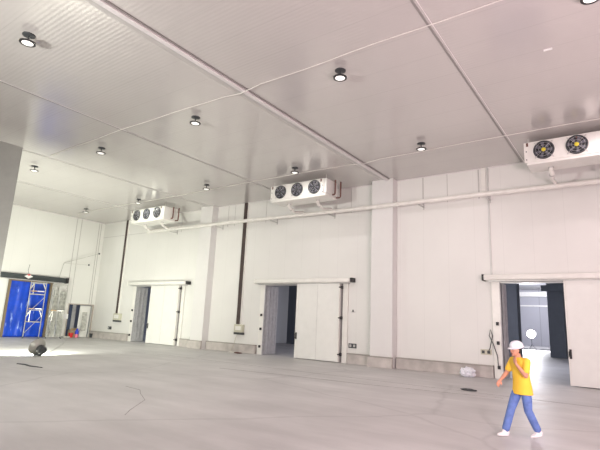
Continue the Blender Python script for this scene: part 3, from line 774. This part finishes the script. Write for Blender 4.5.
# local axes: +X forward, +Y the person's left (towards the camera), Z up
hip = .90
j = {
 'pel': (-.01, 0, .90), 'waist': (-.005, 0, 1.04), 'chest': (.01, 0, 1.22), 'upch': (.02, 0, 1.35), 'neck': (.045, 0, 1.43), 'head': (.085, 0, 1.53),
 'lsh': (.01, .175, 1.36), 'lel': (.12, .25, 1.11), 'lwr': (.205, .11, 1.31),
 'rsh': (.02, -.175, 1.36), 'rel': (.13, -.235, 1.12), 'rwr': (.31, -.20, .985),
 'lhp': (-.01, .09, .88), 'lkn': (-.03, .10, .48), 'lan': (-.235, .10, .115),
 'rhp': (-.01, -.09, .88), 'rkn': (.175, -.10, .49), 'ran': (.33, -.10, .10)}
V_ = Vector
def body():
    bm = bmesh.new()
    loft(bm, [((-.01, 0, .80), .085, .12), ((-.015, 0, .90), .112, .160), ((-.01, 0, 1.0), .100, .145), ((0, 0, 1.08), .095, .138), ((.01, 0, 1.2), .108, .155), ((.015, 0, 1.32), .10, .165), ((.025, 0, 1.39), .07, .12), ((.04, 0, 1.42), .055, .06)])
    capsule_chain(bm, [(j['upch'], .06), (j['neck'], .055), (j['head'], .055)])
    for s_ in 'lr':
        capsule_chain(bm, [((.02, 0, 1.35), .06), (j[s_ + 'sh'], .054)])
        capsule_chain(bm, [(j[s_ + 'sh'], .054), (j[s_ + 'el'], .040)])
        capsule_chain(bm, [(j[s_ + 'el'], .041), (Vector(j[s_ + 'el']).lerp(Vector(j[s_ + 'wr']), .35), .039), (j[s_ + 'wr'], .026)])
        capsule_chain(bm, [(j[s_ + 'hp'], .085), (j[s_ + 'kn'], .058)])
        capsule_chain(bm, [(j[s_ + 'kn'], .058), (Vector(j[s_ + 'kn']).lerp(Vector(j[s_ + 'an']), .35), .056), (j[s_ + 'an'], .040)])
    # head
    hc = V_((.105, 0, 1.575)); tilt = Matrix.Rotation(.12, 3, 'Y')
    ell(bm, hc, (.095, .075, .115), tilt)
    ell(bm, hc + V_((.015, 0, -.065)), (.072, .058, .062), tilt)          # jaw
    ell(bm, hc + V_((.062, 0, -.110)), (.026, .026, .020), tilt, 2)       # chin
    ell(bm, hc + V_((.096, 0, -.030)), (.020, .013, .024), tilt, 2)       # nose
    ell(bm, hc + V_((.104, 0, -.044)), (.013, .016, .010), tilt, 2)
    ell(bm, hc + V_((.086, 0, .012)), (.012, .045, .010), tilt, 2)        # brow
    for s in (-1, 1):
        ell(bm, hc + V_((-.005, s * .074, -.020)), (.018, .010, .030), tilt, 2)   # ears
        ell(bm, hc + V_((.060, s * .038, -.035)), (.022, .018, .018), tilt, 2)    # cheeks
    # hands
    def hand(wr, fwd, palm_n, curl, side):
        wr = V_(wr); f = V_(fwd).normalized(); n = (V_(palm_n) - f * V_(palm_n).dot(f)).normalized(); s_ = f.cross(n)
        ell(bm, wr + f * .045, (.046, .040, .017), Matrix((f, s_, n)).transposed(), 3)
        for k, (off, L) in enumerate(((-.029, .068), (-.010, .078), (.010, .073), (.028, .058))):
            p0 = wr + f * .040 + s_ * off * .7; p1 = wr + f * .082 + s_ * off
            d1 = (f * math.cos(curl) + n * math.sin(curl)); p2 = p1 + d1 * L * .5
            d2 = (f * math.cos(curl * 2) + n * math.sin(curl * 2)); p3 = p2 + d2 * L * .5
            capsule_chain(bm, [(p0, .0105), (p1, .0102), (p2, .0092), (p3, .008)])
        t0 = wr + f * .020 + s_ * side * .02; t1 = wr + f * .045 + s_ * side * .048 + n * .012; t2 = wr + f * .075 + s_ * side * .052 + n * .026
        capsule_chain(bm, [(t0, .014), (t1, .012), (t2, .0095)])
    hand(j['rwr'], (.55, .02, -.62), (.1, 1, .2), .30, -1)
    hand(j['lwr'], (.02, -.32, .90), (-.75, -.1, .2), .38, 1)
    return remesh(bm, 'body', M['skin'], .005, P, 2)
body()
# face details
hc = V_((.105, 0, 1.575))
for s in (-1, 1):
    b = MB(); ell(b.bm, hc + V_((.088, s * .030, -.010)), (.008, .013, .007), None, 2); b.build('eye', M['eye'], P, True)
b = MB(); ell(b.bm, hc + V_((.088, 0, -.078)), (.010, .024, .006), None, 2); b.build('mouth', M['lip'], P, True)
b = bmesh.new(); ell(b, hc + V_((-.022, 0, .008)), (.090, .081, .108), Matrix.Rotation(.12, 3, 'Y')); ell(b, hc + V_((-.045, 0, -.045)), (.055, .066, .05))
remesh(b, 'hair', M['hair'], .008, P)
# shirt: torso plus short sleeves
bm = bmesh.new()
loft(bm, [((-.015, 0, .755), .160, .198), ((-.015, 0, .83), .152, .194), ((-.015, 0, .90), .142, .186), ((-.005, 0, 1.02), .128, .172), ((.005, 0, 1.14), .126, .172), ((.012, 0, 1.26), .128, .186), ((.018, 0, 1.34), .112, .19), ((.028, 0, 1.40), .080, .13), ((.04, 0, 1.43), .064, .070)])
def up(a, b, t): return tuple(V_(a).lerp(V_(b), t))
for q in 'lr':
    capsule_chain(bm, [((.02, 0, 1.345), .075), (j[q + 'sh'], .070)])
    capsule_chain(bm, [(j[q + 'sh'], .070), (up(j[q + 'sh'], j[q + 'el'], .68), .064)])
remesh(bm, 'shirt', M['shirt'], .010, P, 3)
# jeans
bm = bmesh.new()
loft(bm, [((-.01, 0, .76), .100, .150), ((-.015, 0, .84), .126, .172), ((-.015, 0, .92), .122, .168), ((-.01, 0, .98), .112, .155)])
for q in 'lr':
    capsule_chain(bm, [(up(j[q + 'hp'], (0, 0, .88), .1), .092), (up(j[q + 'hp'], j[q + 'kn'], .5), .090), (j[q + 'kn'], .073), (up(j[q + 'kn'], j[q + 'an'], .5), .072), (up(j[q + 'kn'], j[q + 'an'], .90), .068)])
remesh(bm, 'jeans', M['jeans'], .010, P, 3)
# shoes
def shoe(an, pitch):
    bm = bmesh.new(); a = V_(an); R_ = Matrix.Rotation(pitch, 3, 'Y')
    for (o_, s) in (((-.03, 0, -.035), (.055, .040, .05)), ((.06, 0, -.060), (.095, .045, .034)), ((.125, 0, -.066), (.055, .046, .026)), ((.02, 0, -.015), (.05, .040, .045))):
        ell(bm, a + R_ @ V_(o_), s, R_)
    ell(bm, a + R_ @ V_((.055, 0, -.082)), (.135, .047, .016), R_)
    q = remesh(bm, 'shoe', M['shoe'], .007, P)
    return q
shoe(j['ran'], -.03); shoe(j['lan'], .12)
# helmet with brim
hh = thing('tmp', (0, 0, 0), 'x', 'x'); 
b = MB(); hc2 = V_((.075, 0, 1.628)); axh = V_((.10, 0, 1)).normalized()
b.lathe(hc2, axh, [(.120, -.018), (.122, .0), (.118, .035), (.100, .072), (.068, .098), (.030, .110), (.001, .112)], 32)
for v in b.bm.verts: v.co = V_((hc2.x + (v.co.x - hc2.x) * 1.10, v.co.y * .95, v.co.z))
hat = b.build('helmet', M['hat'], P, True)
b = MB(); b.lathe(hc2 + V_((.022, 0, -.012)), V_((.22, 0, 1)), [(.110, -.004), (.152, -.016), (.155, -.010), (.115, .008)], 32)
for v in b.bm.verts: v.co = V_((v.co.x, v.co.y * .9, v.co.z))
b.build('brim', M['hat'], hat, True)
bpy.data.objects.remove(hh)

# ---------------------------------------------------------------- lights
LP_K = .22
def area(name, loc, target, size, power, color, spread=PI, shape='DISK'):
    l = bpy.data.lights.new(name, 'AREA'); l.shape = shape; l.size = size; l.energy = power * LP_K; l.color = color; l.spread = spread
    o = bpy.data.objects.new(name, l); col.objects.link(o); o.location = loc
    o.rotation_euler = (Vector(target) - Vector(loc)).to_track_quat('-Z', 'Y').to_euler(); return o
area('flood_right', (1.9, 2.8, 2.6), (-5, 19, 8.2), .5, 2500, (1, .81, .84))
area('flood_centre', (-10.5, -4, 4.0), (-15, 20, 8.8), 1.5, 3300, (1, 1, .93), 2.0)
area('fill_left_room', (-30, 3, 4.0), (-31, 20, 4.5), 1.2, 700, (.98, 1, .86))  # unseen fill for the left end, no lamp built there
area('floodlight_beam', tuple(FL + V_((0, 0, .33)) + ax * .23), tuple(FL + V_((0, 0, .33)) + ax * 3 + V_((0, .6, -.5))), .7, 6800, (.98, 1, .86))
area('fill_up_right', (4.6, 4.5, 1.4), (1.5, 10, 9.1), .8, 3000, (1, .71, .77))  # unseen fill added to brighten the right ceiling and turn it pink
area('hall_beam', (-10.25, 59.8, 1.8), (-9, 50, 1.2), .9, 7500, (.95, .95, 1))
area('hall_back_fill', (-12, 66, 7.6), (-11, 78, 2.5), 1.0, 6000, (.9, .9, 1))  # unseen fill added to lighten the hall's back wall
area('hall_fill', (-30, 45, 8.1), (-30, 45, 0), 1.0, 1500, (.7, .75, 1))  # bluish overhead fills added to lighten the dark hall, no fixtures
area('hall_fill', (-35, 30, 8.1), (-35, 30, 0), 1.0, 1000, (.7, .8, 1))
area('hall_fill', (-8, 30, 8.1), (-8, 30, 0), 1.0, 3200, (.85, .85, 1))  # overhead fill added to lighten the hall columns
# the ceiling lamps' own light, weak
for x, y, l in LAMPS:
    area('overhead_glow', (x, y, H - .26), (x, y, 0), .24, 60 if y < 5 else 240, (1, .86, .88) if x > -8 else ((1, .95, .92) if x > -17 else (.99, 1, .90)))
for x, y in ((-6.5, -1.3), (-.3, -1.3), (5, 10.7), (5, 17), (-.3, 17.1), (-31.5, 10.6), (-31.5, 4.5)):  # extra overhead lights without lamps, added to brighten the floor
    area('overhead_glow', (x, y, H - .26), (x, y, 0), .24, 240, (1, .86, .88) if x > -8 else ((1, .95, .92) if x > -17 else (.99, 1, .90)))
wd = bpy.data.worlds.new('world'); scene.world = wd; wd.use_nodes = True
wd.node_tree.nodes['Background'].inputs[0].default_value = (.6, .65, .75, 1); wd.node_tree.nodes['Background'].inputs[1].default_value = .05

# ---------------------------------------------------------------- camera
yaw, pitch, roll, fpx = -.6305, .2058, .0458, 464.52
cy, sy = math.cos(yaw), math.sin(yaw)
fw = V_((sy * math.cos(pitch), cy * math.cos(pitch), math.sin(pitch))); rt = V_((cy, -sy, 0)); upv = rt.cross(fw)
r2 = rt * math.cos(roll) + upv * math.sin(roll); u2 = -rt * math.sin(roll) + upv * math.cos(roll)
cam = bpy.data.cameras.new('camera'); co = bpy.data.objects.new('camera', cam); col.objects.link(co)
cam.sensor_width = 36; cam.lens = fpx / 600 * 36; cam.clip_end = 300
mw = Matrix((r2, u2, -fw)).transposed().to_4x4(); mw.translation = (0, 0, 1.9); co.matrix_world = mw
scene.camera = co
vs = scene.view_settings
vs.view_transform = 'Standard'; vs.look = 'None'; vs.gamma = 1; vs.use_curve_mapping = False
vs.exposure = 0.0
